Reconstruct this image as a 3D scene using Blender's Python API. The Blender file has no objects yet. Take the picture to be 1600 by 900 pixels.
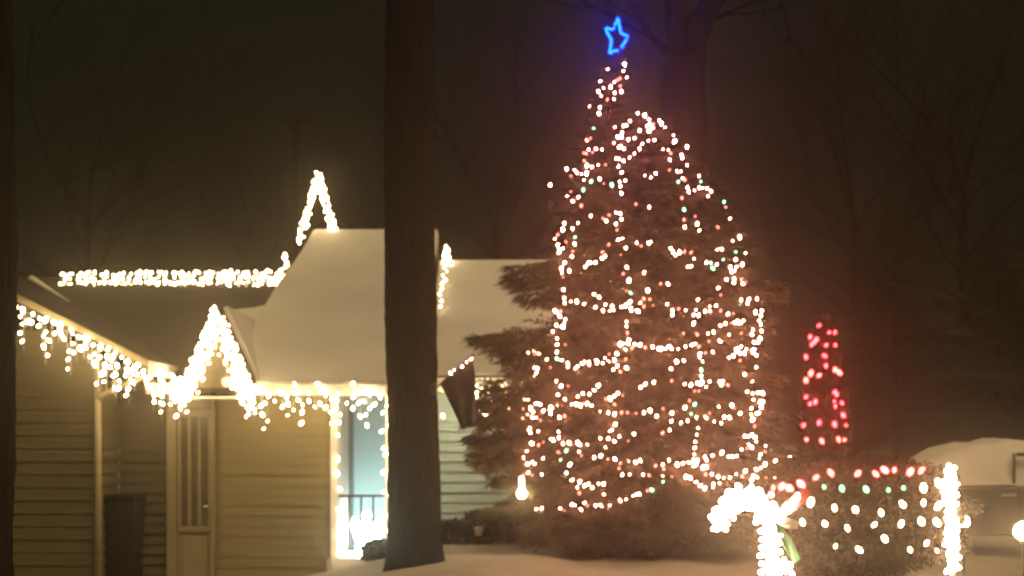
import bpy, math, random
import numpy as np
from mathutils import Vector, Matrix

random.seed(7)
rng = np.random.default_rng(7)
scene = bpy.context.scene
C = scene.collection
R = math.radians

# ------------------------------------------------------------------ camera, sky, sun, exposure
CAM_Z, FPX, HOR = 1.6, 2000.0, 690.0          # eye height, focal length and horizon row of the 1600 px photograph
cam_d = bpy.data.cameras.new('camera')
cam = bpy.data.objects.new('camera', cam_d)
C.objects.link(cam)
cam.location = (0, 0, CAM_Z)
cam.rotation_euler = (R(90), 0, 0)
cam_d.sensor_width = 36.0
cam_d.lens = 36.0 * FPX / 1600.0
cam_d.shift_y = (HOR - 450.0) / 1600.0
cam_d.clip_end = 2000
cam_d.dof.use_dof = True
cam_d.dof.focus_distance = 6.0
cam_d.dof.aperture_fstop = 2.1
scene.camera = cam

SUN_EL, SUN_AZ = 60.0, 25.0                   # dim town glow from behind the viewer's right shoulder
world = bpy.data.worlds.new('World')
scene.world = world
world.use_nodes = True
wn, wl = world.node_tree.nodes, world.node_tree.links
wn.clear()
wo = wn.new('ShaderNodeOutputWorld')
sky = wn.new('ShaderNodeTexSky')
sky.sky_type = 'NISHITA'
sky.sun_disc = False
sky.sun_elevation = R(2.0)
sky.sun_rotation = R(180 - SUN_AZ)
bg1 = wn.new('ShaderNodeBackground'); bg1.inputs['Strength'].default_value = 0.0001
bg2 = wn.new('ShaderNodeBackground')
bg2.inputs['Color'].default_value = (0.88, 1.0, 0.52, 1)      # overcast cloud lit by street lighting
bg2.inputs['Strength'].default_value = 0.0088
add = wn.new('ShaderNodeAddShader')
wl.new(sky.outputs[0], bg1.inputs['Color'])
wl.new(bg1.outputs[0], add.inputs[0]); wl.new(bg2.outputs[0], add.inputs[1])
wl.new(add.outputs[0], wo.inputs['Surface'])

sun_d = bpy.data.lights.new('sun', 'SUN')
sun_d.energy = 2.1
sun_d.angle = R(40)
sun_d.color = (1.0, 0.74, 0.36)
sun = bpy.data.objects.new('sun', sun_d)
C.objects.link(sun)
sd = Vector((math.sin(R(SUN_AZ)) * math.cos(R(SUN_EL)), -math.cos(R(SUN_AZ)) * math.cos(R(SUN_EL)), math.sin(R(SUN_EL))))
sun.rotation_euler = sd.to_track_quat('Z', 'Y').to_euler()
sun.location = sd * 40

vs = scene.view_settings
vs.view_transform = 'Standard'; vs.look = 'None'; vs.exposure = 0.0; vs.gamma = 1.0
vs.use_curve_mapping = False
scene.cycles.use_denoising = True
scene.cycles.max_bounces = 4
scene.cycles.diffuse_bounces = 2
scene.cycles.volume_bounces = 0
scene.cycles.sample_clamp_indirect = 4.0


def P(px, py, d):
    """point seen at photograph pixel px, py at distance d in front of the viewer"""
    return Vector(((px - 800.0) * d / FPX, d, CAM_Z + (HOR - py) * d / FPX))


# ------------------------------------------------------------------ materials
def mat(name, col, rough=0.7, var=0.15, scale=6.0, bump=0.0, bscale=30.0, metal=0.0, stretch=(1, 1, 1), spec=0.4, col2=None):
    m = bpy.data.materials.new(name)
    m.use_nodes = True
    n, l = m.node_tree.nodes, m.node_tree.links
    b = n['Principled BSDF']
    b.inputs['Roughness'].default_value = rough
    b.inputs['Metallic'].default_value = metal
    b.inputs['Specular IOR Level'].default_value = spec
    tc = n.new('ShaderNodeTexCoord')
    mp = n.new('ShaderNodeMapping'); mp.inputs['Scale'].default_value = stretch
    l.new(tc.outputs['Object'], mp.inputs['Vector'])
    ns = n.new('ShaderNodeTexNoise'); ns.inputs['Scale'].default_value = scale; ns.inputs['Detail'].default_value = 6
    l.new(mp.outputs[0], ns.inputs['Vector'])
    rp = n.new('ShaderNodeValToRGB')
    c2 = col2 or tuple(c * (1 - var) for c in col)
    c1 = tuple(min(1, c * (1 + var)) for c in col) if not col2 else col
    rp.color_ramp.elements[0].position = 0.3; rp.color_ramp.elements[0].color = (*c2, 1)
    rp.color_ramp.elements[1].position = 0.7; rp.color_ramp.elements[1].color = (*c1, 1)
    l.new(ns.outputs['Fac'], rp.inputs['Fac'])
    l.new(rp.outputs['Color'], b.inputs['Base Color'])
    if bump:
        nb = n.new('ShaderNodeTexNoise'); nb.inputs['Scale'].default_value = bscale; nb.inputs['Detail'].default_value = 8
        l.new(mp.outputs[0], nb.inputs['Vector'])
        bp = n.new('ShaderNodeBump'); bp.inputs['Strength'].default_value = bump; bp.inputs['Distance'].default_value = 0.03
        l.new(nb.outputs['Fac'], bp.inputs['Height'])
        l.new(bp.outputs['Normal'], b.inputs['Normal'])
    return m


def glow(name, col, strength):
    m = bpy.data.materials.new(name)
    m.use_nodes = True
    n, l = m.node_tree.nodes, m.node_tree.links
    n.clear()
    o = n.new('ShaderNodeOutputMaterial'); e = n.new('ShaderNodeEmission')
    e.inputs['Color'].default_value = (*col, 1); e.inputs['Strength'].default_value = strength
    l.new(e.outputs[0], o.inputs['Surface'])
    return m


M = {
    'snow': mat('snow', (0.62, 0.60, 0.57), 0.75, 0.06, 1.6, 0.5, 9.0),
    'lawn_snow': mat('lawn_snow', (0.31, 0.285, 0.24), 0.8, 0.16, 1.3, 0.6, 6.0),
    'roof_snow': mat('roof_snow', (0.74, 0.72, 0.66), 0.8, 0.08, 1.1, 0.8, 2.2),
    'shingle': mat('shingle', (0.040, 0.034, 0.026), 0.95, 0.35, 9.0, 0.7, 40.0, stretch=(1, 2.5, 2.5), spec=0.1),
    'wing_siding': mat('wing_siding', (0.105, 0.087, 0.040), 0.65, 0.2, 2.5, 0.2, 30.0, stretch=(0.4, 1, 5)),  # shade over the wing is put into this darker base colour
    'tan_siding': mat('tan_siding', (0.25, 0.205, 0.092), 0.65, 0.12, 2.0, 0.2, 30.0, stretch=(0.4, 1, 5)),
    'blue_siding': mat('blue_siding', (0.55, 0.76, 0.82), 0.6, 0.08, 2.0, 0.2, 30.0, stretch=(0.4, 1, 5)),
    'white_paint': mat('white_paint', (0.72, 0.70, 0.64), 0.5, 0.08, 4.0, 0.1),
    'backing': mat('backing', (0.10, 0.085, 0.055), 0.8),
    'door_paint': mat('door_paint', (0.27, 0.225, 0.13), 0.5, 0.1, 4.0),
    'dark_door': mat('dark_door', (0.10, 0.10, 0.085), 0.5, 0.2, 4.0),
    'glass': mat('glass', (0.035, 0.035, 0.03), 0.12, 0.1, 2.0, spec=0.6),
    'pane': mat('pane', (0.11, 0.09, 0.05), 0.25, 0.2, 3.0, spec=0.5),  # tan base colour paints in what the door glass reflects
    'iron': mat('iron', (0.05, 0.048, 0.04), 0.45, 0.2, 8.0, metal=0.3),
    'wire': mat('wire', (0.02, 0.035, 0.02), 0.6),
    'white_wire': mat('white_wire', (0.5, 0.48, 0.42), 0.6),
    'bark': mat('bark', (0.018, 0.0165, 0.010), 0.95, 0.5, 7.0, 1.0, 22.0, stretch=(3, 3, 0.5), spec=0.05),
    'far_bark': mat('far_bark', (0.018, 0.016, 0.012), 0.95, 0.4, 5.0, 0.5, 18.0, stretch=(3, 3, 0.5), spec=0.05),
    'needles': mat('needles', (0.12, 0.10, 0.058), 0.7, 0.45, 3.0, col2=(0.06, 0.055, 0.032), spec=0.15),
    'cedar': mat('cedar', (0.05, 0.06, 0.035), 0.75, 0.35, 4.0),
    'shrub': mat('shrub', (0.062, 0.05, 0.03), 0.75, 0.4, 5.0),
    'dry': mat('dry', (0.06, 0.048, 0.032), 0.9, 0.4, 6.0),
    'flag': mat('flag', (0.045, 0.046, 0.036), 0.85, 0.4, 5.0, stretch=(1, 1, 1)),
    'car_paint': mat('car_paint', (0.055, 0.045, 0.036), 0.32, 0.15, 3.0, spec=0.6),
    'rubber': mat('rubber', (0.02, 0.02, 0.02), 0.85),
    'chrome': mat('chrome', (0.4, 0.39, 0.37), 0.3, 0.1, 5.0, metal=0.9),
    'lens': mat('lens', (0.5, 0.48, 0.44), 0.15, 0.1, 5.0),
    'tinsel': mat('tinsel', (0.75, 0.70, 0.66), 0.35, 0.1, 20.0, 0.8, 60.0),
    'ribbon': mat('ribbon', (0.08, 0.26, 0.13), 0.5, 0.2, 8.0),
    'red_ribbon': mat('red_ribbon', (0.45, 0.05, 0.05), 0.5, 0.2, 8.0),
    'bin': mat('bin', (0.022, 0.019, 0.012), 0.75, 0.2, 4.0, spec=0.15),
    'asphalt': mat('asphalt', (0.05, 0.048, 0.045), 0.9, 0.3, 8.0, 0.4, 60.0),
    'ice_warm': glow('ice_warm', (1.0, 0.72, 0.38), 38.0),
    'ridge_warm': glow('ridge_warm', (1.0, 0.72, 0.38), 15.0),
    'tree_warm': glow('tree_warm', (1.0, 0.38, 0.25), 74.0),
    'tree_big': glow('tree_big', (1.0, 0.40, 0.26), 132.0),
    'tree_pink': glow('tree_pink', (1.0, 0.29, 0.27), 84.0),
    'tree_pink_big': glow('tree_pink_big', (1.0, 0.31, 0.28), 150.0),
    'tree_red': glow('tree_red', (1.0, 0.22, 0.15), 6.0),
    'tree_green': glow('tree_green', (0.30, 1.0, 0.50), 8.0),
    'red_bulb': glow('red_bulb', (1.0, 0.020, 0.026), 42.0),
    'red_pink': glow('red_pink', (1.0, 0.05, 0.04), 28.0),
    'green_bulb': glow('green_bulb', (0.2, 1.0, 0.30), 8.0),
    'cane_warm': glow('cane_warm', (1.0, 0.66, 0.42), 50.0),
    'shrub_warm': glow('shrub_warm', (1.0, 0.62, 0.34), 20.0),
    'flood': glow('flood', (1.0, 0.76, 0.46), 120.0),
    'figure': glow('figure', (0.80, 1.0, 0.95), 34.0),
    'neon': glow('neon', (0.0006, 0.009, 1.0), 110.0),
}


# ------------------------------------------------------------------ mesh helpers
class MB:
    def __init__(self):
        self.v = []; self.f = []

    def poly(self, pts):
        k = len(self.v); self.v += [tuple(p) for p in pts]; self.f.append(tuple(range(k, k + len(pts))))
        return self

    def box(self, a, b):
        x0, y0, z0 = a; x1, y1, z1 = b
        k = len(self.v)
        self.v += [(x0, y0, z0), (x1, y0, z0), (x1, y1, z0), (x0, y1, z0), (x0, y0, z1), (x1, y0, z1), (x1, y1, z1), (x0, y1, z1)]
        for q in ((0, 3, 2, 1), (4, 5, 6, 7), (0, 1, 5, 4), (1, 2, 6, 5), (2, 3, 7, 6), (3, 0, 4, 7)):
            self.f.append(tuple(k + i for i in q))
        return self

    def prism(self, pts, off):
        """closed slab: polygon pts swept by vector off"""
        n = len(pts); k = len(self.v); off = Vector(off)
        self.v += [tuple(Vector(p)) for p in pts] + [tuple(Vector(p) + off) for p in pts]
        self.f.append(tuple(k + i for i in range(n))[::-1]); self.f.append(tuple(k + n + i for i in range(n)))
        for i in range(n):
            j = (i + 1) % n
            self.f.append((k + i, k + j, k + n + j, k + n + i))
        return self

    def tube(self, pts, rad, seg=6, caps=True):
        pts = [Vector(p) for p in pts]
        rads = rad if isinstance(rad, (list, tuple)) else [rad] * len(pts)
        k0 = len(self.v)
        up = Vector((0.13, 0.21, 1)).normalized()
        for i, p in enumerate(pts):
            t = (pts[min(i + 1, len(pts) - 1)] - pts[max(i - 1, 0)])
            if t.length < 1e-9: t = Vector((0, 0, 1))
            t.normalize()
            ref = up if abs(t.dot(up)) < 0.95 else Vector((1, 0, 0))
            a = t.cross(ref).normalized(); b = t.cross(a)
            for s in range(seg):
                an = 2 * math.pi * s / seg
                self.v.append(tuple(p + (a * math.cos(an) + b * math.sin(an)) * rads[i]))
        for i in range(len(pts) - 1):
            for s in range(seg):
                s2 = (s + 1) % seg
                self.f.append((k0 + i * seg + s, k0 + i * seg + s2, k0 + (i + 1) * seg + s2, k0 + (i + 1) * seg + s))
        if caps:
            self.f.append(tuple(k0 + s for s in range(seg))[::-1])
            e = k0 + (len(pts) - 1) * seg
            self.f.append(tuple(e + s for s in range(seg)))
        return self

    def lathe(self, prof, seg=12, origin=(0, 0, 0)):
        ox, oy, oz = origin; k0 = len(self.v)
        for r, z in prof:
            for s in range(seg):
                an = 2 * math.pi * s / seg
                self.v.append((ox + r * math.cos(an), oy + r * math.sin(an), oz + z))
        for i in range(len(prof) - 1):
            for s in range(seg):
                s2 = (s + 1) % seg
                self.f.append((k0 + i * seg + s, k0 + i * seg + s2, k0 + (i + 1) * seg + s2, k0 + (i + 1) * seg + s))
        self.f.append(tuple(k0 + s for s in range(seg))[::-1])
        e = k0 + (len(prof) - 1) * seg
        self.f.append(tuple(e + s for s in range(seg)))
        return self

    def mesh(self, name, material, smooth=False):
        me = bpy.data.meshes.new(name)
        me.from_pydata(self.v, [], self.f)
        me.materials.append(M[material])
        if smooth: me.polygons.foreach_set('use_smooth', [True] * len(me.polygons))
        me.update()
        return me

    def build(self, name, material, parent=None, smooth=False, bevel=0.0):
        o = bpy.data.objects.new(name, self.mesh(name, material, smooth))
        C.objects.link(o)
        put(o, parent)
        if bevel:
            bv = o.modifiers.new('bevel', 'BEVEL'); bv.width = bevel; bv.segments = 3
        return o


def put(o, parent):
    if parent is not None:
        o.parent = parent
        w = world_loc(parent)
        o.location = Vector(o.location) - w


def world_loc(o):
    w = Vector((0, 0, 0))
    while o is not None:
        w += Vector(o.location); o = o.parent
    return w


def tag(o, label, cat, group=None):
    o['label'] = label; o['category'] = cat
    if group: o['group'] = group
    return o


def thing(name, loc, label, cat, group=None):
    o = bpy.data.objects.new(name, None); C.objects.link(o)
    o.location = loc; o.empty_display_size = 0.2
    return tag(o, label, cat, group)


def np_mesh(name, V, F, material, parent=None, smooth=False):
    """V (n,3), F (m,k) arrays of equal sized faces"""
    me = bpy.data.meshes.new(name)
    n, (m, k) = len(V), F.shape
    me.vertices.add(n); me.vertices.foreach_set('co', np.asarray(V, np.float32).ravel())
    me.loops.add(m * k); me.loops.foreach_set('vertex_index', F.astype(np.int32).ravel())
    me.polygons.add(m)
    me.polygons.foreach_set('loop_start', np.arange(0, m * k, k, dtype=np.int32))
    me.materials.append(M[material])
    me.update(calc_edges=True)
    if smooth: me.polygons.foreach_set('use_smooth', [True] * m)
    o = bpy.data.objects.new(name, me); C.objects.link(o)
    put(o, parent)
    return o


# ------------------------------------------------------------------ ground
def smooth(t):
    t = np.clip(t, 0, 1); return t * t * (3 - 2 * t)


LUMPS = [(random.uniform(-3.5, 6), random.uniform(10.5, 17.0), random.uniform(-.035, .05), random.uniform(.14, .45)) for _ in range(120)]


def gz(x, y):
    """height of the snowy lawn: a low bank under the trees, lower in front of the door and at the street"""
    x = np.asarray(x, float); y = np.asarray(y, float)
    bank = -0.30 + 0.56 * smooth((x + 3.3) / 2.6) - 0.22 * smooth((x - 3.2) / 3.0)
    near = smooth((y - 6.0) / 7.5)
    far = 1 - smooth((y - 30) / 30)
    z = bank * near * far
    z = z + 0.035 * np.sin(x * 1.3 + y * 0.7) * np.cos(y * 1.1 - x * 0.4) * near + 0.015 * np.sin(x * 4.1 + 1) * np.sin(y * 3.7)
    for lx, ly, a_, r_ in LUMPS:
        z = z + a_ * np.exp(-((x - lx) ** 2 + (y - ly) ** 2) / (r_ * r_))
    return z


def G(x, y): return float(gz(x, y))


xs = np.concatenate([np.linspace(-400, -14, 24), np.linspace(-13, 14, 280), np.linspace(15, 400, 24)])
ys = np.concatenate([np.linspace(-60, 5, 14), np.linspace(5.5, 26, 230), np.linspace(27, 600, 34)])
X, Y = np.meshgrid(xs, ys)
Z = gz(X, Y)
V = np.stack([X.ravel(), Y.ravel(), Z.ravel()], 1)
nx, ny = len(xs), len(ys)
ii = (np.arange(ny - 1)[:, None] * nx + np.arange(nx - 1)[None, :]).ravel()
F = np.stack([ii, ii + 1, ii + 1 + nx, ii + nx], 1)
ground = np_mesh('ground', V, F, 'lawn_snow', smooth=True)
ground['kind'] = 'structure'

# ------------------------------------------------------------------ the house
house = thing('house', (-3.0, 18.0, -0.3), 'single storey sided house with snow covered roof sections outlined in icicle lights', 'house')
WALL_D = 17.5
MAIN_E, MAIN_EZ = 17.0, 2.39


def sided_wall(x0, x1, d, z0, z1, pitch, material, rake=None, lap=.026):
    """front-facing lapped wall; rake(x) gives the top where the gable cuts it"""
    bm = MB()
    if rake:
        top = [(x1, d + .03, min(z1, rake(x1))), (x0, d + .03, min(z1, rake(x0)))]
        bm.prism([(x0, d + .03, z0), (x1, d + .03, z0)] + top, (0, .12, 0))
    else:
        bm.box((x0, d + .03, z0), (x1, d + .15, z1))
    w = bm.build('wall', 'backing', house)
    shared = None
    n = int(math.ceil((z1 - z0) / pitch))
    for i in range(n):
        zb = z0 + i * pitch; zt = min(zb + pitch + .012, z1)
        xr = x1
        if rake and rake(x1) < zt:
            if rake(x0) < zt: break
            # where the rake crosses this course
            a, b = x0, x1
            for _ in range(30):
                m_ = (a + b) / 2
                if rake(m_) > zt: a = m_
                else: b = m_
            xr = a
        if xr < x1 or zt - zb < pitch or shared is None:
            m = MB()
            prof = [(d + .03, 0), (d - .004, 0.0), (d - .004 + lap, zt - zb), (d + .03, zt - zb)]
            m.prism([(0, y, z) for y, z in prof], (xr - x0, 0, 0))
            me = m.mesh('siding_board', material)
            if xr == x1 and zt - zb >= pitch: shared = me
        else:
            me = shared
        o = bpy.data.objects.new('siding_board', me); C.objects.link(o)
        o.location = (x0 + random.uniform(-.002, .002), random.uniform(-.003, .003), zb)
        put(o, w)
    return w


def side_wall(x, d0, d1, z0, z1, pitch, material):
    w = MB().box((x - .15, d0, z0), (x - .03, d1, z1)).build('wall', 'backing', house)
    m = MB()
    prof = [(x - .03, 0), (x + .004, 0), (x - .022, pitch + .01), (x - .03, pitch + .01)]
    m.prism([(a, d0, z) for a, z in prof], (0, d1 - d0, 0))
    me = m.mesh('siding_board', material)
    for i in range(int((z1 - z0) / pitch)):
        o = bpy.data.objects.new('siding_board', me); C.objects.link(o)
        o.location = (0, 0, z0 + i * pitch); put(o, w)
    return w


# left wing: front gable
WG, RK = 16.5, 16.1
rk_x, rk_z, rk_s = -4.57, 2.606, 0.505
wing_top = lambda x: rk_z + rk_s * (rk_x - x)
RIDGE_X = -7.7
wc = (150 - 800) * WG / FPX                               # wing corner
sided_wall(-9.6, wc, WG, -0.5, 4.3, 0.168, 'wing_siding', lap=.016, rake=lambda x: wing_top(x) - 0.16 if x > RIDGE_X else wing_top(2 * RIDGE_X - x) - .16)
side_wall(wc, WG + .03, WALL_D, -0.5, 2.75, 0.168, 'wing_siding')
MB().box((wc - .012, WG - .03, -.5), (wc + .05, WG + .07, 2.80)).build('corner_trim', 'door_paint', house, bevel=.006)
# wing roof: two slabs
off = Vector((0, 0, -.14))
BK = 20.6
def wing_slab(sgn):
    xe = rk_x if sgn > 0 else 2 * RIDGE_X - rk_x
    return [(xe, RK, rk_z), (xe, BK, rk_z), (RIDGE_X, BK, wing_top(RIDGE_X)), (RIDGE_X, RK, wing_top(RIDGE_X))]
for s in (1, -1):
    MB().prism(wing_slab(s), off).build('roof', 'shingle', house)
    xe = rk_x if s > 0 else 2 * RIDGE_X - rk_x
    MB().prism([(xe, RK - .03, rk_z + .02), (RIDGE_X, RK - .03, wing_top(RIDGE_X) + .02), (RIDGE_X, RK - .03, wing_top(RIDGE_X) - .07), (xe, RK - .03, rk_z - .07)], (0, .027, 0)).build('fascia', 'door_paint', house)
MB().box((rk_x + .003, RK - .03, rk_z - .17), (rk_x + .03, WALL_D - .1, rk_z + .01)).build('fascia', 'white_paint', house)
# thin snow lying where the wing roof meets the roof behind
vp = []
for t in np.linspace(0, 1, 12):
    x = -6.75 + t * (-7.65 + 6.75); z = wing_top(x); y = 17 + (z - MAIN_EZ) / .526
    vp.append((x, y, z + .03))
MB().tube(vp, [.008 + .05 * t for t in np.linspace(0, 1, 12)], 8).build('valley_snow', 'roof_snow', house, True)

# downspout from the eave back to the wing corner
MB().tube([P(236, 583, 16.6), P(222, 590, 16.45), P(162, 616, 16.42), P(153, 628, 16.42)], .036, 8).build('downspout', 'door_paint', house, True)
MB().tube([P(153, 624, 16.42), P(153, 780, 16.42), P(153, 960, 16.42)], .042, 8).build('downspout', 'door_paint', house, True)

# recess and main wall (one plane), door between
dx0, dx1 = (263 - 800) * 17.4 / FPX, (334 - 800) * 17.4 / FPX
px_x = lambda px, d: (px - 800) * d / FPX
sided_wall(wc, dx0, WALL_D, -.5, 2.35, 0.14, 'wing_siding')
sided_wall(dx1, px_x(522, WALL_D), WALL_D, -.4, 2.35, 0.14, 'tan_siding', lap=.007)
# rear left roof
RL_R, RL_Z = 20.4, MAIN_EZ + .526 * 3.4
MB().prism([(-9.5, MAIN_E, MAIN_EZ), (-3.0, MAIN_E, MAIN_EZ), (-3.0, RL_R, RL_Z), (-9.5, RL_R, RL_Z)], off).build('roof', 'shingle', house)
MB().prism([(-9.5, RL_R + .004, RL_Z), (-3.0, RL_R + .004, RL_Z), (-3.0, 24, MAIN_EZ), (-9.5, 24, MAIN_EZ)], off).build('roof', 'shingle', house)
MB().prism([(-9.5, RL_R - .10, RL_Z - .03), (-9.5, RL_R, RL_Z + .035), (-9.5, RL_R + .10, RL_Z - .03)], (6.4, 0, 0)).build('ridge_cap', 'shingle', house)


def on_plane(px, py, e, ez, s):
    """pixel onto the roof plane z = ez + s (y - e)"""
    k = (HOR - py) / FPX
    d = (CAM_Z - ez + s * e) / (s - k)
    return P(px, py, d)


# snow lying on the lower part of that roof next to the entry gable
pts = [on_plane(px, py, MAIN_E, MAIN_EZ + .012, .526) for px, py in ((338, 596), (338, 505), (342, 496), (352, 491), (372, 488), (395, 486), (420, 480), (433, 472), (445, 455), (452, 470), (452, 596))]
MB().prism(pts, (0, 0, .06)).build('snow', 'roof_snow', house, bevel=.03)
# centre roof
CS = .655
CE, CR = 17.0, 21.0
cz = lambda y: MAIN_EZ + CS * (y - CE)
xL, xRi, xR = px_x(345, CE), px_x(487, CR), -1.20
# hidden body of the centre roof, sloping on both sides
b = MB()
b.v = [(xL, CE, MAIN_EZ), (xR, CE, MAIN_EZ), (xR, CR, cz(CR)), (xRi, CR, cz(CR)), (xL, 25, MAIN_EZ), (xR, 25, MAIN_EZ)]
b.f = [(0, 1, 2, 3), (3, 2, 5, 4), (0, 3, 4), (1, 5, 2), (0, 4, 5, 1)]
b.build('roof', 'shingle', house)
n = 14
sv = []
left = [(xL + .0 + (xRi - xL) * t + .03 * math.sin(t * 9), CE - .06 + (CR - CE + .06) * t) for t in np.linspace(0, 1, n)]
poly = [(x, y, cz(y) - .05) for x, y in left] + [(xR, CR, cz(CR) - .05), (xR, CE - .06, cz(CE - .06) - .05)]
MB().prism(poly, (0, 0, .14)).build('snow', 'roof_snow', house, bevel=.065)
# right roof
RE, RZ0, RR = 17.6, 2.50, 21.0
RS = (4.49 - RZ0) / (RR - RE)
xr0, xr1 = xR + .004, 2.3
MB().prism([(xr0, RE, RZ0), (xr1, RE, RZ0), (xr1, RR, 4.49), (xr0, RR, 4.49)], off).build('roof', 'shingle', house)
MB().prism([(xr0, RR + .004, 4.49), (xr1, RR + .004, 4.49), (xr1, 24.4, RZ0), (xr0, 24.4, RZ0)], off).build('roof', 'shingle', house)
MB().prism([(xr0, RE - .05, RZ0 - .015), (xr1 + .02, RE - .05, RZ0 - .015), (xr1 + .02, RR + .05, 4.52), (xr0, RR + .05, 4.52)], (0, 0, .08)).build('snow', 'roof_snow', house, bevel=.035)
# eave fascias and soffits
e1, e2 = px_x(392, 16.95), px_x(614, 16.95)
MB().box((e1, 16.93, MAIN_EZ - .17), (e2, 16.965, MAIN_EZ + .0)).build('fascia', 'white_paint', house, bevel=.006)
MB().box((e1, 16.97, MAIN_EZ - .165), (e2, WALL_D + .02, MAIN_EZ - .14)).build('soffit', 'white_paint', house)
MB().box((xr0, 17.53, RZ0 - .22), (xr1, 17.565, RZ0 - .02)).build('fascia', 'white_paint', house, bevel=.006)
MB().box((xr0, 17.57, RZ0 - .215), (xr1, 18.02, RZ0 - .19)).build('soffit', 'white_paint', house)
# gutter rim above the centre eave
MB().tube([(e1, 16.90, MAIN_EZ - .02), (e2, 16.90, MAIN_EZ - .02)], .035, 8).build('gutter', 'white_paint', house, True)
# right wall
sided_wall(px_x(612, WALL_D) + .12, xr1 - .25, 18.0, -.1, 2.32, 0.142, 'blue_siding', lap=.030)

# entry gable over the door, steep
GD = 16.85
gl, gp, gr = P(284, 603, GD), P(340, 482, GD), P(396, 612, GD)
gl.z = gr.z = MAIN_EZ - .08
def gable_slab(a, b):
    n_ = Vector((-(b.z - a.z), 0, b.x - a.x)).normalized() * (.05 if b.x > a.x else -.05)
    if n_.z < 0: n_ = -n_
    return [a, b, b + n_, a + n_]
for a, nm in ((gl, 1), (gr, -1)):
    MB().prism(gable_slab(a, gp), (0, 2.3, 0)).build('gable_roof', 'shingle', house)
    q = gable_slab(a, gp)
    MB().prism([Vector(v) + Vector((0, -.03, -.10)) for v in q[:2]] + [Vector(v) + Vector((0, -.03, 0)) for v in q[1::-1]], (0, .028, 0)).build('fascia', 'white_paint', house)
qs = gable_slab(gr, gp)
MB().prism([Vector(v) + (Vector(qs[2]) - Vector(qs[1])) * 1.03 + Vector((0, .10, 0)) for v in qs[:2]] + [Vector(v) + (Vector(qs[2]) - Vector(qs[1])) * 2.2 + Vector((0, .10, 0)) for v in qs[1::-1]], (0, 2.2, 0)).build('snow', 'roof_snow', house)
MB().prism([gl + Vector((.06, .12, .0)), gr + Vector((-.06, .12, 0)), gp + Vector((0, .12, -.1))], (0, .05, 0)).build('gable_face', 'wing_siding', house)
MB().box((gl.x + .05, GD + .1, gl.z - .14), (gr.x - .05, WALL_D - .01, gl.z - .11)).build('soffit', 'white_paint', house)
MB().box((gl.x - .5, 16.95, MAIN_EZ - .16), (gl.x + .02, 16.98, MAIN_EZ - .01)).build('fascia', 'white_paint', house)

# door: white frame, tall door with four narrow upright panes and a plain lower panel
DD = 17.42
MB().box((px_x(262, DD), DD - .06, -.45), (px_x(277, DD), DD + .05, 2.22)).build('door_frame', 'door_paint', house, bevel=.006)
MB().box((px_x(330, DD), DD - .06, -.45), (px_x(335, DD), DD + .05, 2.22)).build('door_frame', 'door_paint', house, bevel=.006)
MB().box((px_x(277, DD) + .002, DD - .055, 2.06), (px_x(330, DD) - .002, DD + .05, 2.22)).build('door_frame', 'door_paint', house)
door = MB().box((px_x(277, DD) + .004, DD, -.36), (px_x(330, DD) - .004, DD + .045, 2.05)).build('door', 'door_paint', house)
pw = (px_x(328, DD) - px_x(281, DD)) / 3
z_t, z_b = P(0, 652, DD).z, P(0, 822, DD).z
for i in range(3):
    x0 = px_x(281, DD) + i * pw
    MB().box((x0 + .02, DD - .006, z_b), (x0 + pw - .02, DD - .002, z_t)).build('pane', 'pane', door)
for i in range(4):
    x0 = px_x(281, DD) + i * pw
    MB().box((x0 - .02, DD - .032, z_b), (x0 + .02, DD - .002, z_t)).build('mullion', 'door_paint', door)
MB().box((px_x(280, DD), DD - .035, z_b - .07), (px_x(329, DD), DD - .002, z_b - .003)).build('rail', 'door_paint', door)
MB().box((px_x(280, DD), DD - .035, z_t + .003), (px_x(329, DD), DD - .002, z_t + .07)).build('rail', 'door_paint', door)
MB().box((px_x(285, DD), DD - .02, -.25), (px_x(325, DD), DD - .002, z_b - .13)).build('door_panel', 'door_paint', door, bevel=.01)
MB().tube([(px_x(326, DD), DD - .03, .72), (px_x(326, DD), DD - .07, .72), (px_x(320, DD), DD - .075, .72)], .012, 6).build('handle', 'chrome', door)

# porch recess
pl, pr, PB = px_x(522, WALL_D), px_x(610, WALL_D), 19.5
sided_wall(pl - .3, pr + .7, PB, -.1, 2.35, 0.142, 'blue_siding')
MB().box((pl - .12, WALL_D + .16, -.2), (pl - .002, PB + .02, 2.3)).build('wall', 'white_paint', house)
sd_ = MB().box((pl + .001, 18.72, 0.02), (pl + .03, 19.42, 2.1)).build('side_door', 'dark_door', house)
MB().tube([(pl + .03, 18.8, 1.0), (pl + .08, 18.8, 1.0)], .02, 6).build('handle', 'chrome', sd_)
MB().box((pl + .0, 17.62, 0), (pl + .05, 18.66, 2.28)).build('trim_panel', 'white_paint', house)
MB().box((pr + .16, WALL_D + .16, -.2), (pr + .30, PB + .02, 2.3)).build('wall', 'backing', house)
MB().box((pl - .1, WALL_D + .03, 2.255), (pr + .28, PB, 2.29)).build('porch_ceiling', 'white_paint', house)
MB().box((pl - .1, WALL_D - .02, -.4), (pr + .28, PB, 0.0)).build('porch_floor', 'white_paint', house)
MB().box((pl - .045, WALL_D - .06, -.2), (pl + .05, WALL_D + .09, 2.24)).build('porch_post', 'white_paint', house, bevel=.008)
MB().box((px_x(602, 17.45), WALL_D - .06, -.2), (px_x(613, 17.45), WALL_D + .08, 2.24)).build('porch_post', 'white_paint', house, bevel=.008)
rail = MB().box((pl + .06, WALL_D + .0, .84), (px_x(600, 17.5), WALL_D + .035, .875)).build('railing', 'iron', house)
MB().box((pl + .06, WALL_D + .005, .12), (px_x(600, 17.5), WALL_D + .03, .145)).build('bottom_rail', 'iron', rail)
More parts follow.
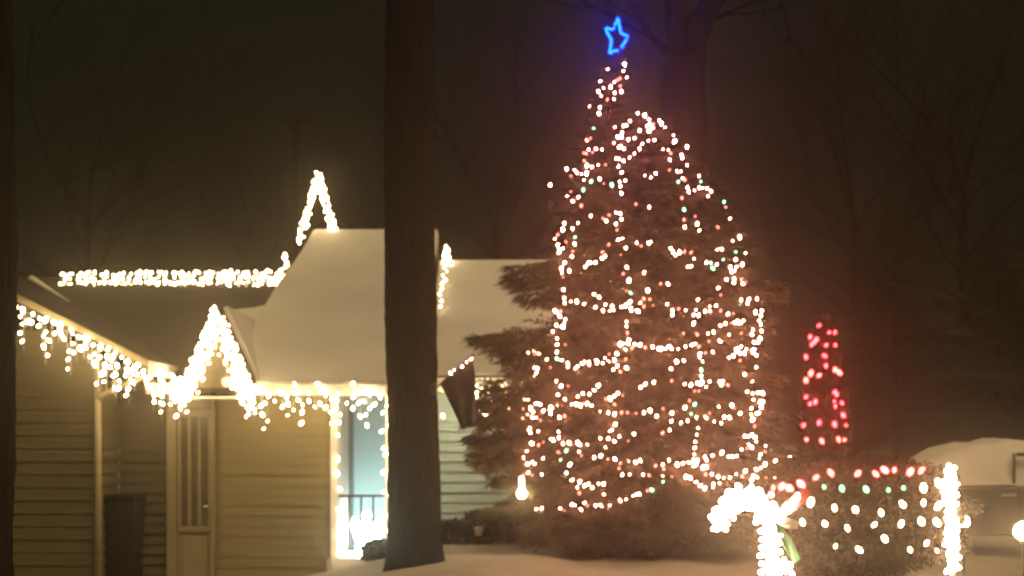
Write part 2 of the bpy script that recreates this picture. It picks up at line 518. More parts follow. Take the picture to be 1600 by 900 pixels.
for px in (545, 564, 583):
    MB().box((px_x(px, 17.5) - .014, WALL_D + .004, .145), (px_x(px, 17.5) + .014, WALL_D + .032, .84)).build('baluster', 'iron', rail)

# glowing figure behind the railing
fig = thing('lawn_figure', (px_x(573, 18.3), 18.3, 0.0), 'small glowing white lawn figure behind the porch railing', 'ornament')
fx = px_x(573, 18.3)
MB().lathe([(.02, 0.01), (.15, .015), (.155, .08), (.12, .24), (.085, .38), (.06, .46), (.03, .485)], 14, (fx, 18.3, 0)).build('body', 'figure', fig, True)
MB().lathe([(.01, .46), (.045, .48), (.062, .53), (.05, .585), (.01, .61)], 12, (fx, 18.3, 0)).build('head', 'figure', fig, True)
for s in (-1, 1):
    MB().prism([(fx + s * .05, 18.36, .40), (fx + s * .20, 18.38, .52), (fx + s * .24, 18.38, .40), (fx + s * .18, 18.37, .20), (fx + s * .07, 18.36, .22)], (0, .02, 0)).build('wing', 'figure', fig)


# ------------------------------------------------------------------ strings of lights
def bulb_mesh(name, material, r=.017, h=1.35):
    m = MB()
    m.lathe([(r * .45, -r * h), (r * .95, -r * .45), (r, r * .25), (r * .55, r * h)], 6)
    return m.mesh(name, material, True)


BULB = {
    'i': bulb_mesh('bulb', 'ice_warm', .019),
    'w': bulb_mesh('bulb', 'ridge_warm', .018),
    't': bulb_mesh('bulb', 'tree_warm', .0102), 'b': bulb_mesh('bulb', 'tree_big', .0132),
    'p': bulb_mesh('bulb', 'tree_pink', .0098), 'P': bulb_mesh('bulb', 'tree_pink_big', .0126),
    'r': bulb_mesh('bulb', 'tree_red', .0115), 'g': bulb_mesh('bulb', 'tree_green', .014),
    'R': bulb_mesh('bulb', 'red_bulb', .021), 'K': bulb_mesh('bulb', 'red_pink', .028),
    'N': bulb_mesh('bulb', 'green_bulb', .022),
    'c': bulb_mesh('bulb', 'cane_warm', .022), 'C': bulb_mesh('bulb', 'shrub_warm', .025), 'D': bulb_mesh('bulb', 'shrub_warm', .020),
}


def chain(pts):
    """order points into a run of near neighbours so the wire hangs from bulb to bulb"""
    left_ = list(range(1, len(pts))); order = [0]
    while left_:
        p = pts[order[-1]]
        k = min(left_, key=lambda i: (pts[i] - p).length)
        left_.remove(k); order.append(k)
    return order


def light_string(bulbs, label, group, wires=None, wire_mat='wire', name='light_string'):
    """bulbs: list of (Vector, kind)"""
    pts = [b[0] for b in bulbs]
    base = Vector((sum(p.x for p in pts) / len(pts), sum(p.y for p in pts) / len(pts), min(p.z for p in pts)))
    t = thing(name, base, label, 'string lights', group)
    m = MB()
    if wires is None:
        o = chain(pts)
        run = [pts[i] + Vector((0, .012, -.012)) for i in o]
        m.tube(run, .0035, 3)
    else:
        for w in wires: m.tube(w, .0035, 3)
    m.build('wire', wire_mat, t)
    for p, k in bulbs:
        o = bpy.data.objects.new('bulb', BULB[k]); C.objects.link(o)
        o.location = p
        o.rotation_euler = (random.uniform(-.9, .9), random.uniform(-.9, .9), random.uniform(0, 6.28))
        sc = random.uniform(.65, 1.3); o.scale = (sc, sc, sc)
        put(o, t)
    return t


def icicles(a, b, n, lens, kind, step=.085, jitter=.03, back=0.0):
    """drops hung along a to b; lens(u) gives the drop length"""
    out, wires = [], [[a, b]]
    for i in range(n):
        u = (i + .5) / n
        p = a.lerp(b, u) + Vector((random.uniform(-1, 1) * jitter, random.uniform(-.02, .02), random.uniform(-.015, .02)))
        L = lens(u); k = max(1, int(L / step) + 1)
        q = p.copy()
        for j in range(k):
            out.append((q + Vector((random.uniform(-1, 1) * jitter, random.uniform(-1, 1) * jitter, random.uniform(-.02, .02))), kind))
            q = q + Vector((0, back, -step * random.uniform(.85, 1.15)))
        if k > 1: wires.append([p, q])
    return out, wires


GI = 'icicle lights along the house roofs'
# front rake of the wing
a, b = P(22, 478, 16.0), P(232, 580, 16.0)
bl, wr = icicles(a, b, 27, lambda u: random.choice((.06, .14, .22, .3, .42, .50)) * (1 if u < .9 else .7), 'i', .105, .04)
light_string(bl, 'icicle lights hanging from the sloping gable edge above the horizontal wing siding', GI, wr, 'white_wire')
# eave between wing and entry gable
a, b = P(226, 575, 16.3), P(296, 598, 16.75)
bl, wr = icicles(a, b, 12, lambda u: random.choice((.1, .25, .4, .55)), 'i', .10, .035)
light_string(bl, 'short run of icicle lights between the wing gable and the entry gable', GI, wr, 'white_wire')
# entry gable, very dense
g0 = Vector((0, -.07, 0))
bl, wr = [], []
for a, b_, n_ in ((gp, gl, 24), (gp, gr, 24)):
    bb, ww = icicles(a + g0, b_ + g0, n_, lambda u: random.choice((.30, .38, .44, .52)) * (1.05 - .1 * u), 'w', .072, .035)
    bl += bb; wr += ww
light_string(bl, 'dense icicle lights outlining the steep entry gable over the door', GI, wr, 'white_wire')
# centre eave, read off the photograph bulb by bulb
raw = '155,168 195,190 215,240 212,278 270,235 285,225 275,270 300,197 295,295 280,325 323,217 350,187 353,240 370,200 375,228 373,272 410,185 415,213 397,252 432,232 430,260 427,303 455,187 457,217 480,240 513,175 500,227 522,197 522,242 545,208 542,262 548,303 570,190 605,225 632,200 628,245 650,225 672,218 658,277 678,270 695,245 712,230 683,312 660,185 680,180 695,190 705,180 720,185 735,200 400,150 490,150 630,150 240,205 225,190 255,175'
bl = []
for w in raw.split():
    x, y = map(float, w.split(','))
    bl.append((P(300 + x / 2.5, 540 + y / 2.5, 16.86 + random.uniform(-.02, .02)), 'i'))
wr = [[P(396, 604, 16.87), P(612, 604, 16.87)]] + [[Vector((p.x, p.y, P(0, 604, 16.87).z)), p] for p, _ in bl[::2]]
light_string(bl, 'sparse icicle lights hanging from the white eave over the tan wall', GI, wr, 'white_wire')
# porch posts
bl = [(P(300 + x / 2.5, 540 + y / 2.5, 17.36), 'i') for x, y in ((745, 262), (740, 335), (785, 345), (748, 400), (755, 425), (780, 440), (785, 375), (748, 495), (768, 520), (782, 535), (748, 572), (770, 583), (780, 620), (755, 665), (750, 700), (765, 725), (772, 160), (785, 175), (770, 195), (782, 215), (765, 235), (785, 255), (775, 285), (768, 310), (782, 150), (762, 180))]
light_string(bl, 'light string wound down the porch post beside the big bare trunk', GI, None, 'white_wire')
bl = [(P(300 + x / 2.5, 540 + y / 2.5, 17.36), 'i') for x, y in ((565, 215), (563, 245), (572, 190), (580, 270), (570, 350), (575, 300), (570, 443), (568, 500), (578, 560), (570, 640), (575, 700), (572, 745), (588, 800), (570, 815))]
light_string(bl, 'light string down the porch post next to the tan wall', GI, None, 'white_wire')
# ridge of the rear roof
a, b = Vector((px_x(95, RL_R - .1), RL_R - .12, RL_Z + .07)), Vector((px_x(438, RL_R - .1), RL_R - .12, RL_Z + .10))
bl, wr = icicles(a, b, 62, lambda u: random.choice((.16, .20, .24, .24, .30)) + (.10 if u > .85 else 0), 'w', .078, .034, back=-.03)
c_ = [P(438 + random.uniform(-10, 8), y, 20.1) for y in np.linspace(462, 436, 10)] + [P(440 + (448 - 440) * (436 - y) / 36 + random.uniform(-6, 5), y, 20.1) for y in np.linspace(436, 397, 16)]
bl += [(p, 'w') for p in c_]
wr.append(c_)
light_string(bl, 'level band of lights along the dark roof ridge turning up at its end', GI, wr, 'white_wire')


def peak(p0, p1, p2, label, n=(34, 30), kind='w', legs=(0, 0)):
    """an upright A of lights on a wire frame standing on the roof"""
    bl = []
    for (a, b_, k) in ((p1, p0, n[0]), (p1, p2, n[1])):
        for i in range(k):
            t = i / k
            q = a.lerp(b_, t)
            for j in range(2):
                bl.append((q + Vector((random.uniform(-.06, .06), random.uniform(-.05, .05), random.uniform(-.05, .02))), kind))
    t = light_string(bl, label, GI, [[p0, p1, p2]], 'white_wire')
    MB().tube([p0 + Vector((0, .03, -.25)), p1 + Vector((0, .03, 0)), p2 + Vector((0, .03, -.18))], .012, 6).build('frame', 'iron', t)
    return t


peak(P(467, 378, 20.95), P(497, 272, 20.95), P(522, 362, 20.95), 'tall pointed A of white lights standing on the snowy ridge end')
pk = P(696, 386, 20.95)
bl = [(pk + Vector((random.uniform(-.03, .11) * (.35 + t), random.uniform(-.12, -.04), -t * .36)), 'w') for t in np.linspace(0, 1, 34)]
bl += [(on_plane(x, y, RE, RZ0 + .2, RS), 'w') for x, y in ((694, 418), (698, 424), (692, 430), (696, 437), (691, 443), (690, 452), (687, 460), (690, 470), (688, 479))]
t = light_string(bl, 'pointed cluster of white lights on the roof ridge just past the big bare trunk', GI, None, 'white_wire')
MB().tube([pk + Vector((-.08, .02, -1.1)), pk + Vector((0, .02, 0))], .012, 6).build('frame', 'iron', t)
# right eave
a, b = P(692, 607, 17.48), P(830, 607, 17.48)
bl, wr = icicles(a, b, 26, lambda u: random.choice((.03, .08, .08, .16)), 'i', .07, .03)
for x, y in ((300, 272), (325, 270), (345, 292), (390, 295), (290, 320), (305, 325), (365, 320), (368, 350), (265, 300), (130, 325)):
    bl.append((P(640 + x / 2.5, 520 + y / 2.5, 17.46), 'i'))
light_string(bl, 'bright eave lights over the pale blue wall beside the spruce', GI, wr, 'white_wire')

# ------------------------------------------------------------------ the big spruce
SD = 15.5
env = np.array([   # photograph row, left and right edge of the lit body
    (172, 1000, 1030), (182, 975, 1048), (195, 955, 1062), (215, 925, 1075), (250, 895, 1092), (290, 872, 1115), (330, 870, 1140), (370, 866, 1165),
    (430, 868, 1174), (490, 862, 1195), (560, 842, 1197), (620, 822, 1198), (700, 816, 1203), (760, 815, 1215), (800, 835, 1205), (862, 860, 1190)], float)


def body_at(z):
    y = HOR - (z - CAM_Z) * FPX / SD
    l = np.interp(y, env[:, 0], env[:, 1]); r = np.interp(y, env[:, 0], env[:, 2])
    return ((l + r) / 2 - 800) * SD / FPX, (r - l) / 2 * SD / FPX


lead = np.array([(92, 968, 6), (120, 962, 20), (150, 952, 28), (190, 945, 30), (230, 938, 40)], float)


def lead_at(z):
    y = HOR - (z - CAM_Z) * FPX / SD
    return (np.interp(y, lead[:, 0], lead[:, 1]) - 800) * SD / FPX, np.interp(y, lead[:, 0], lead[:, 2]) * SD / FPX


def tree_pt(px, py, out=.10):
    """photograph pixel onto the front of the spruce"""
    d = SD
    for _ in range(6):
        p = P(px, py, d)
        cx, r = lead_at(p.z) if (py < 215 and px < 990 and not (py > 172 and px > 950)) else body_at(p.z)
        u = abs(p.x - cx)
        dd = math.sqrt(max(0, (r * 1.02) ** 2 - u * u)) * .92
        d = SD - dd - out
    return P(px, py, d)


sx0 = body_at(.4)[0]
SB = G(sx0, SD)
spruce = thing('spruce_tree', (sx0, SD, SB), 'tall dark spruce with drooping boughs wrapped in strings of lights', 'tree')
top = P(967, 92, SD); sh = P(1022, 176, SD)
MB().tube([(sx0, SD, SB - .1), (sx0 - .02, SD, 1.2), (sx0 - .1, SD, 3.0), (lead_at(5.0)[0] + .1, SD, 4.6), (lead_at(5.6)[0], SD, 5.4), top], [.19, .16, .11, .07, .035, .008], 12).build('trunk', 'bark', spruce, True)
MB().tube([(sx0 - .1, SD, 3.0), (body_at(4.6)[0], SD - .1, 4.4), sh], [.09, .06, .01], 10).build('trunk', 'bark', spruce, True)


def bough_proto(seed):
    """unit bough along +x: spine with side twigs, each twig feathered with needle blades"""
    r = np.random.default_rng(seed)
    vs, fs = [], []
    def blade(p, d, L, w):
        d = d / (np.linalg.norm(d) + 1e-9)
        s = np.cross(d, [0, 0, 1.0]); s = s / (np.linalg.norm(s) + 1e-9)
        s = s * math.cos(r.uniform(0, 3)) + np.array([0, 0, 1.0]) * math.sin(r.uniform(-1, 1)) * .6
        k = len(vs)
        vs.extend([p - s * w, p + s * w, p + d * L]); fs.append((k, k + 1, k + 2))
    spine = lambda t: np.array([t, .04 * math.sin(3 * t + seed), -.16 * t * t + .10 * t ** 4])
    for i in range(17):
        t = .16 + .84 * i / 16
        for s in (-1, 1):
            L = (.30 * (1 - t) + .09) * r.uniform(.7, 1.25)
            p0 = spine(t)
            dr = np.array([.75, s * .8, r.uniform(-.45, .05)])
            dr = dr / np.linalg.norm(dr)
            for j in range(7):
                q = p0 + dr * L * j / 6 + np.array([0, 0, -.10 * L * (j / 6) ** 2])
                for ss in (-1, 1, 0):
                    nd = dr * .8 + np.array([-dr[1], dr[0], 0]) * ss * .75 + np.array([0, 0, r.uniform(-.5, .35)])
                    blade(q, nd, r.uniform(.055, .10), r.uniform(.006, .012))
    for i in range(26):
        t = i / 25
        for s in (-1, 1):
            blade(spine(t), np.array([.7, s * .8, r.uniform(-.3, .5)]), .08, .010)
    return np.array(vs), np.array(fs)


protos = [bough_proto(k) for k in range(6)]


def boughs(specs):
    """specs: (origin, azimuth, length, droop angle)"""
    VV, FF, k = [], [], 0
    for o, az, L, dr in specs:
        v, f = protos[int(rng.integers(len(protos)))]
        ca, sa, cd, sdn = math.cos(az), math.sin(az), math.cos(dr), math.sin(dr)
        roll = rng.uniform(-.35, .35)
        y0 = v[:, 1] * math.cos(roll) - v[:, 2] * math.sin(roll); z0 = v[:, 1] * math.sin(roll) + v[:, 2] * math.cos(roll)
        x1 = v[:, 0] * cd - z0 * sdn; z1 = v[:, 0] * sdn + z0 * cd
        sw = min(1.0, .55 / max(L, .3) + .35)                      # long boughs stay slim
        w = np.stack([x1 * ca - y0 * sw * sa, x1 * sa + y0 * sw * ca, z1], 1) * L + np.array(o)
        VV.append(w); FF.append(f + k); k += len(v)
    return np.concatenate(VV), np.concatenate(FF)


specs = []
z = SB + .35
ztop = P(0, 172, SD).z
while z < ztop:
    cx, r = body_at(z)
    nb = int(10 + 15 * min(1, r / 1.4))
    a0 = rng.uniform(0, 6.28)
    for i in range(nb):
        az = a0 + i * 6.283 / nb + rng.uniform(-.2, .2)
        L = max(.18, r * rng.uniform(.82, 1.10))
        dr = rng.uniform(-.30, .05) if z > SB + 1.0 else rng.uniform(-.18, .06)
        specs.append(((cx, SD, z - .5 * L * math.sin(dr)), az, L, dr))
    z += .115 if r > .5 else .085
z = P(0, 235, SD).z
while z < P(0, 96, SD).z:
    cx, r = lead_at(z)
    for i in range(8):
        specs.append(((cx, SD, z), rng.uniform(0, 6.28), max(.12, r * rng.uniform(.8, 1.35)), rng.uniform(-.2, .5)))
    z += .075
# boughs that reach past the lights on the house side and low skirts near the snow
for (px, py, n_) in ((797, 428, 3), (800, 450, 4), (812, 470, 3), (758, 535, 4), (775, 548, 3), (790, 565, 3), (800, 585, 3), (765, 612, 4), (752, 640, 5), (745, 665, 5), (750, 690, 5), (752, 715, 5), (762, 738, 5), (780, 755, 4), (772, 798, 4), (790, 812, 4), (830, 830, 5), (850, 845, 5), (880, 852, 6), (940, 858, 6), (1000, 860, 6), (1060, 858, 6), (1130, 850, 6), (1215, 455, 4), (1210, 470, 3), (1213, 600, 3), (1218, 660, 3), (1222, 720, 4), (1235, 760, 4)):
    for _ in range(n_):
        dp = SD + rng.uniform(-.7, .35)
        tip = P(px + rng.uniform(-9, 12), py + rng.uniform(-8, 8), dp)
        if py > 825: tip = P(px + rng.uniform(-25, 25), py + rng.uniform(-12, 6), SD - 1.0 - rng.uniform(0, .5))
        cx, r = body_at(min(tip.z + .35, 6))
        org = Vector((cx + (tip.x - cx) * .25, SD + (tip.y - SD) * .25, tip.z + rng.uniform(.15, .35)))
        dv = tip - org
        specs.append(((org.x, org.y, org.z), math.atan2(dv.y, dv.x), dv.length, math.asin(max(-.9, min(.9, dv.z / dv.length))) + .10))
Vc, Fc = boughs(specs)
np_mesh('crown', Vc, Fc, 'needles', spruce)

# strings on the spruce, read off enlargements of the photograph: origin, scale, bulbs
Z1, Z2, Z3, Z4, Z5, Z6, Z7, Z8 = (840, 80, 5), (1000, 150, 5), (840, 250, 5), (1000, 290, 4.5), (800, 420, 4.5), (1000, 450, 4.5), (800, 600, 4.0909), (1000, 600, 4.0909)
SPR = [
 ('light string wound round the thin leaning tip under the blue star', [(Z1, '547,140 680,103b 670,155 697,204 645,213r 625,225r 600,243 490,235 515,287 475,315b 497,350 572,278b 645,272r 653,315b 602,325 597,375 545,378r 405,430 487,440b 480,487b 437,605g 413,680r 385,697')]),
 ('mixed light string below the thin tip on the spruce flank toward the house', [(Z1, '398,768 457,763 502,768 430,790r 380,800r 360,795r 365,857r'), (Z3, '385,45b 425,55 472,38 530,38r 227,70 292,80 308,100b 342,110 382,105b 260,125r 362,155 418,168g 98,195b 357,233g 260,248r 230,283 318,290b 275,322 342,358r 485,150 517,185r 580,195g')]),
 ('light string arching over the rounded second top of the spruce', [(Z1, '603,593 722,545 675,582b 695,580 660,640b 625,670b 655,670b 597,718 640,748b 675,762 710,690 757,680 782,485 837,502b 872,533 855,585 875,570 903,570r 870,622b 900,598 797,620b 865,700 913,695 817,725 797,763 757,800 718,830 672,857 612,838 637,842 633,895'), (Z2, '150,190 168,215b 195,245')]),
 ('light string sloping from the rounded second top down the side away from the house', [(Z2, '262,307 270,355b 367,397b 180,415 222,422 240,447r 325,460b 330,485 233,498 367,540 230,578r 290,590b 318,588 298,672g 332,643 350,655r 460,627 475,668g 370,715b 382,750b 425,738 463,717 490,720 525,720b 553,745b 533,783 328,797r 657,827g 670,868r 345,888g 38,623 85,637 123,605 72,868')]),
 ('upright light string running down the upper middle of the spruce', [(Z3, '630,55 657,98b 640,170b 685,160 647,205 655,260b 610,410 643,417 655,463 613,500b 620,547r 560,430r 512,457r 537,477 415,437 630,623b 662,613 688,687 555,660r 650,740r 697,838 670,887r 835,882 775,647 808,670r 868,650 885,637 768,345r')]),
 ('small closed loop of lights halfway up the house side of the spruce', [(Z3, '208,495 197,543b 157,585r 135,615 158,663 165,690 170,718b 197,690 222,640r 290,655 293,603g 315,492 272,535b 275,715r 267,753b 212,803b 187,843b 190,878 247,867')]),
 ('short slanting run of bright bulbs beside the small loop', [(Z3, '372,835b 387,815 407,800b 453,802b 503,768b 527,752b 507,720r')]),
 ('bright knotted light string on the outer shoulder facing the red column', [(Z4, '388,215r 310,240r 402,270b 417,315 315,292 547,293r 633,232 700,362b 652,390 545,447 575,447 673,467g 742,475 672,520 720,555b 635,573 678,573 645,603b 665,600 607,660 662,655b 660,683b 714,655 723,690b 745,680r 550,720 568,770r')]),
 ('loose light string with green bulbs across the upper front of the spruce', [(Z4, '215,440 232,468b 250,490b 278,468b 313,465r 360,470r 380,515 335,570b 357,568 467,540 498,545g 540,555 513,582g 585,520g 67,402 10,423r 30,613 197,692b 145,690r 55,738b 90,842r')]),
 ('upright light string edging the house side at mid height of the spruce', [(Z5, '348,10 402,15 350,28 360,60r 362,147 367,205 370,240 305,297b 343,300r 335,333b 375,357 367,385 355,408b 312,397 287,440b 317,490 317,533b 315,587 317,633g 375,533r')]),
 ('shallow swag of lights meeting the green bulb at mid height of the spruce', [(Z5, '413,230 455,230b 507,247 577,180b 612,200 587,270 640,293 657,252 703,262 688,295 713,290 770,268 797,260b 830,232b 835,280b 840,295 885,297b 902,240 927,263r 927,213r 955,153b 970,215r 783,35r 822,82b 835,167g 805,155r 932,30r 805,372 805,405 812,450r')]),
 ('deep even swag of lights across the middle of the spruce', [(Z5, '350,643b 393,665 393,690 445,700 460,688 492,667 510,655 543,655 543,675 597,650b 597,665 638,663 653,627 680,650 683,600r 720,640b 737,597b 760,530b 780,525 822,500b 815,525b 797,567g 800,637r 805,697b 740,683b 712,710 762,723r 862,530b 900,535b 845,555r 937,553r 985,550'), (Z6, '5,400b 37,420r 90,415 130,428b 148,428b 180,428 203,412b 223,428 268,428 320,412 365,400b 390,392 413,413r')]),
 ('outermost light string on boughs in front of the blue wall eave', [(Z5, '115,592 155,580 153,600 188,595 245,637 268,693r 160,697b 180,705b 172,730b 155,750 312,790 345,827b 395,825r 323,885')]),
 ('scattered light string crossing the spruce front above the deep even swag', [(Z6, '27,130r 27,75r 68,80r 190,115 228,160b 228,190 320,157 272,147r 393,152 377,190 413,193b 457,163 493,163 490,130 535,125b 568,160r 407,83 375,255 378,243 305,320r 403,327r 478,320 518,310 485,375r 563,370b 627,328 713,318r 618,183 657,180r 565,265 600,250b 640,245r 670,243b 692,240b 712,245 728,228')]),
 ('thick bright zigzag of lights on the spruce edge facing the red column', [(Z6, '710,85 705,110g 765,80 757,105 823,77 812,170b 857,160 850,195b 838,230 850,258 795,293b 787,328b 855,303b 845,355b 830,380 803,383 805,432b 795,440b 820,475b 797,455 712,413 748,430 680,430b 677,450 705,460b 735,458b 655,478b 625,490 703,510r 817,557 735,605b 790,657')]),
 ('upright light string with crossing short row below the deep even swag', [(Z6, '420,465b 420,485b 460,457r 512,450 440,517 430,577g 430,620 405,668b 437,660b 425,672b 357,683b 315,675 490,657 463,695 565,663b 585,655 575,680 618,683r 385,725r 415,725r 257,518b 307,510 218,567b 97,663b 37,675 5,700 222,653r')]),
 ('bright hooked light string on the lower spruce edge facing the red column', [(Z8, '685,50 720,62 755,55b 783,58b 725,100 768,113b 775,150b 760,185b 745,190 712,155 712,195 720,228b 733,270r'), (Z6, '865,800b 855,835b 825,883r')]),
 ('level light string with paired green bulbs on the lower spruce front', [(Z8, '287,150b 317,107r 350,130g 327,190g 365,213b 423,210b 445,187r 475,240 520,250 538,212b 573,215b 605,155r 587,137b 503,145 640,188 305,235 262,248 203,185b 200,238 190,295 148,158r 107,207b 65,170b 25,183 145,313r 370,282 363,325 353,370 350,408 347,450')]),
 ('bright swag with a knot of bulbs low on the side away from the house', [(Z8, '345,490b 365,490b 355,515b 340,525 238,515b 275,507b 313,503b 185,488 145,515 100,523r 152,543r 145,587 147,625g 203,592r 20,580 57,585r 415,465b 463,457b 523,440b 425,487 405,533b 425,530b 565,465 590,463 620,460b 650,418 685,410r 713,403b 695,385 743,367 672,335b 690,335b 715,325b 737,340')]),
 ('lowest light string of the spruce behind the glowing candy cane', [(Z8, '293,593b 320,600b 357,627b 385,650b 413,668b 470,640 507,635 467,660 420,578r 460,577b 500,593 535,600 575,598b 615,577 655,590r 673,557b 745,545b 775,533 800,513b 763,475g 770,450 803,395 838,420g 800,433r 865,490b 957,468b 725,590b 750,595b 713,615b 805,600r 858,605b 850,660b')]),
 ('crowded light string on the lower boughs below the blue wall eave', [(Z7, '80,95b 103,100 72,155 120,155b 155,125b 180,130 135,180b 100,190 72,213 130,215 155,215 200,172b 245,165b 250,150b 245,190b 290,135 320,133r 340,100b 303,213b 337,205r 295,70 383,130 412,130b 435,137b 455,125r 480,125 508,140b 453,60b 420,80 495,65 525,40 552,10b')]),
 ('upright bright light string ending just above the single round floodlight', [(Z7, '115,285b 118,310b 105,295 167,303 127,380b 170,390r 200,372r 92,427b 78,475b 100,510b 130,500b 145,510b 163,485 198,475 72,580r 103,567 128,583r 190,578 180,235r')]),
 ('looping light string with a dark green bulb on the lower spruce front', [(Z7, '245,352 265,360b 300,343b 297,305 325,382 365,378b 420,375b 433,388b 483,388 347,425g 428,433 443,457r 297,437r 310,485g 370,515b 347,568b 383,613b 413,665b 433,625b 465,650b 487,640 430,697r 513,665 553,637 585,640b 588,702 525,470 567,460b 613,480r 657,480b 693,508r 685,540r 743,490 740,528g 705,580 752,578 790,497b 820,490b 838,580 877,583r')]),
 ('wavering upright light string low in the middle of the spruce', [(Z7, '563,177 615,183b 655,193b 700,183r 738,183r 793,187r 843,183 883,170b 655,130r 600,97r 628,95b 655,78b 677,60b 707,73r 822,20 850,5 660,258b 620,303b 640,293 565,347 615,350 655,367b 687,335 597,405 743,365r 780,320')]),
 ('bottom swag of bright bulbs just above the lowest dark boughs', [(Z7, '155,798b 178,783b 193,793b 178,823 308,795b 335,808r 383,770b 403,775 463,760b 440,803b 535,778b 563,770b 575,780 625,770b 693,745b 730,738b 775,723b 795,710b 812,703b 865,683r 893,677g 483,778r')]),
]
for label, runs in SPR:
    bl = []
    for (ox, oy, k), txt in runs:
        for w in txt.split():
            kind = 't'
            if w[-1].isalpha(): kind = w[-1]; w = w[:-1]
            x, y = map(float, w.split(','))
            if oy + y / k < 340: kind = {'t': 'p', 'b': 'P'}.get(kind, kind)
            bl.append((tree_pt(ox + x / k, oy + y / k), kind))
    light_string(bl, label, 'light strings on the big spruce')

# floodlight bulb hanging on the house side of the spruce
fp = P(815, 771, 14.9)
fl = thing('floodlight', fp, 'single large round white floodlight hanging low on the house side of the spruce', 'lamp')
MB().lathe([(.01, -.055), (.036, -.046), (.052, -.015), (.048, .018), (.03, .05), (.022, .075)], 14, fp).build('globe', 'flood', fl, True)
MB().lathe([(.027, .075), (.03, .08), (.03, .16), (.02, .20)], 10, fp).build('socket', 'ridge_warm', fl, True)  # socket itself made to glow, drawing the bright trail above the globe
MB().tube([fp + Vector((0, 0, .2)), fp + Vector((.03, .1, .35)), fp + Vector((.15, .3, .5))], .006, 5).build('cable', 'wire', fl)

# blue star
sc_ = lambda x, y: P(920 + x / 10, 10 + y / 10, SD - .05)
star = thing('star_topper', sc_(500, 790), 'glowing blue neon outline star on the tip of the spruce', 'star')
def star_run(pts, rad):
    m = MB(); vv = [sc_(*p) for p in pts]
    # smooth the corners a little
    q = [vv[0]]
    for i in range(1, len(vv) - 1):
        q += [vv[i].lerp(vv[i - 1], .16), vv[i].lerp(vv[i + 1], .16)]
    q.append(vv[-1])
    m.tube(q, rad, 8); return m
star_run([(350, 520), (330, 480), (275, 390), (265, 335), (385, 365), (425, 260), (455, 170), (478, 300), (500, 420), (610, 465), (580, 530), (510, 640)], .0125).build('neon_tube', 'neon', star, True)
star_run([(355, 520), (338, 640), (322, 745), (400, 685), (460, 695)], .0125).build('neon_tube', 'neon', star, True)
MB().tube([sc_(512, 650), sc_(530, 780), sc_(500, 900)], .010, 6).build('stem', 'iron', star)

# ------------------------------------------------------------------ bare trees
def bark_trunk(name, parent, base, top, r0, r1, flare, seed, material='bark', rings=90, seg=56):
    r = np.random.default_rng(seed)
    ph = r.uniform(0, 6.28, 12)
    t = np.linspace(0, 1, rings)[:, None]; an = np.linspace(0, 2 * np.pi, seg, endpoint=False)[None, :]
    rad = r0 + (r1 - r0) * t + flare * np.exp(-t * 26) * (1 + .35 * np.cos(3 * an + ph[0]) + .25 * np.cos(5 * an + ph[1]))
    rad = rad * (1 + .03 * np.sin(2 * an + 5 * t + ph[2]) + .02 * np.sin(t * 31 + ph[8]) + .036 * np.sin(17 * an + 2.5 * np.sin(t * 40 + ph[3])) + .028 * np.sin(25 * an + 3 * np.sin(t * 57 + ph[4])) + .012 * np.sin(t * 150 + 3 * np.sin(9 * an)))
    cx = base[0] + (top[0] - base[0]) * t + .035 * np.sin(t * 5 + ph[5]) * np.sin(t * np.pi)
    cy = base[1] + (top[1] - base[1]) * t
    zz = base[2] + (top[2] - base[2]) * t + 0 * an
    V = np.stack([(cx + rad * np.cos(an)), (cy + rad * np.sin(an)), zz], -1).reshape(-1, 3)
    i = np.arange(rings - 1)[:, None] * seg; s = np.arange(seg)[None, :]; s2 = (s + 1) % seg
    F = np.stack([i + s, i + s2, i + seg + s2, i + seg + s], -1).reshape(-1, 4)
    return np_mesh(name, V, F, material, parent, True)


def branch(m, p, d, L, r, depth, rnd, seg=5):
    pts, rads = [p], [r]
    q = p.copy(); dd = d.normalized()
    n_ = 5
    for i in range(n_):
        dd = (dd + Vector((rnd.uniform(-.22, .22), rnd.uniform(-.22, .22), rnd.uniform(-.12, .16)))).normalized()
        q = q + dd * L / n_
        pts.append(q.copy()); rads.append(r * (1 - .62 * (i + 1) / n_))
    m.tube(pts, rads, seg if depth > 1 else 3, False)
    if depth == 0: return
    for i in range(1, n_ + 1):
        for _ in range(2 if i > 2 else 1):
            ax = Vector((rnd.uniform(-1, 1), rnd.uniform(-1, 1), rnd.uniform(-.3, .8)))
            nd = (dd * .7 + ax * .75)
            branch(m, pts[i], nd, L * rnd.uniform(.42, .68), max(.006, rads[i] * .6), depth - 1, rnd)


def bare_tree(base, top, r0, r1, flare, label, seed, limbs, depth=2, material='far_bark', limb_len=3.0, rings=60, group=None, name='bare_tree'):
    t = thing(name, base, label, 'tree', group)
    bark_trunk('trunk', t, Vector(base) - Vector((0, 0, .15)), top, r0, r1, flare, seed, material, rings)
    rnd = random.Random(seed); m = MB()
    for (u, d, k) in limbs:
        p = Vector(base).lerp(Vector(top), u)
        branch(m, p, Vector(d), limb_len * k, r1 * .55 + .02, depth, rnd)
    m.build('branches', material, t)
    return t


# big trunk in front of the house
b0 = P(648, 885, 14.5)
b0.z = G(b0.x, 14.5)
bare_tree(b0, Vector((P(640, 0, 14.5).x, 14.5, 9.5)), .288, .258, .075, 'massive bare tree trunk standing on the snow in front of the porch', 3,
          [(.80, (1, .3, .8), 1), (.86, (-1, .2, .9), 1), (.97, (.3, -.4, 1), 1.1), (.98, (-.5, .5, 1), 1.2), (.93, (.1, 1, .7), 1)], 2, 'bark', 3.2, 110)
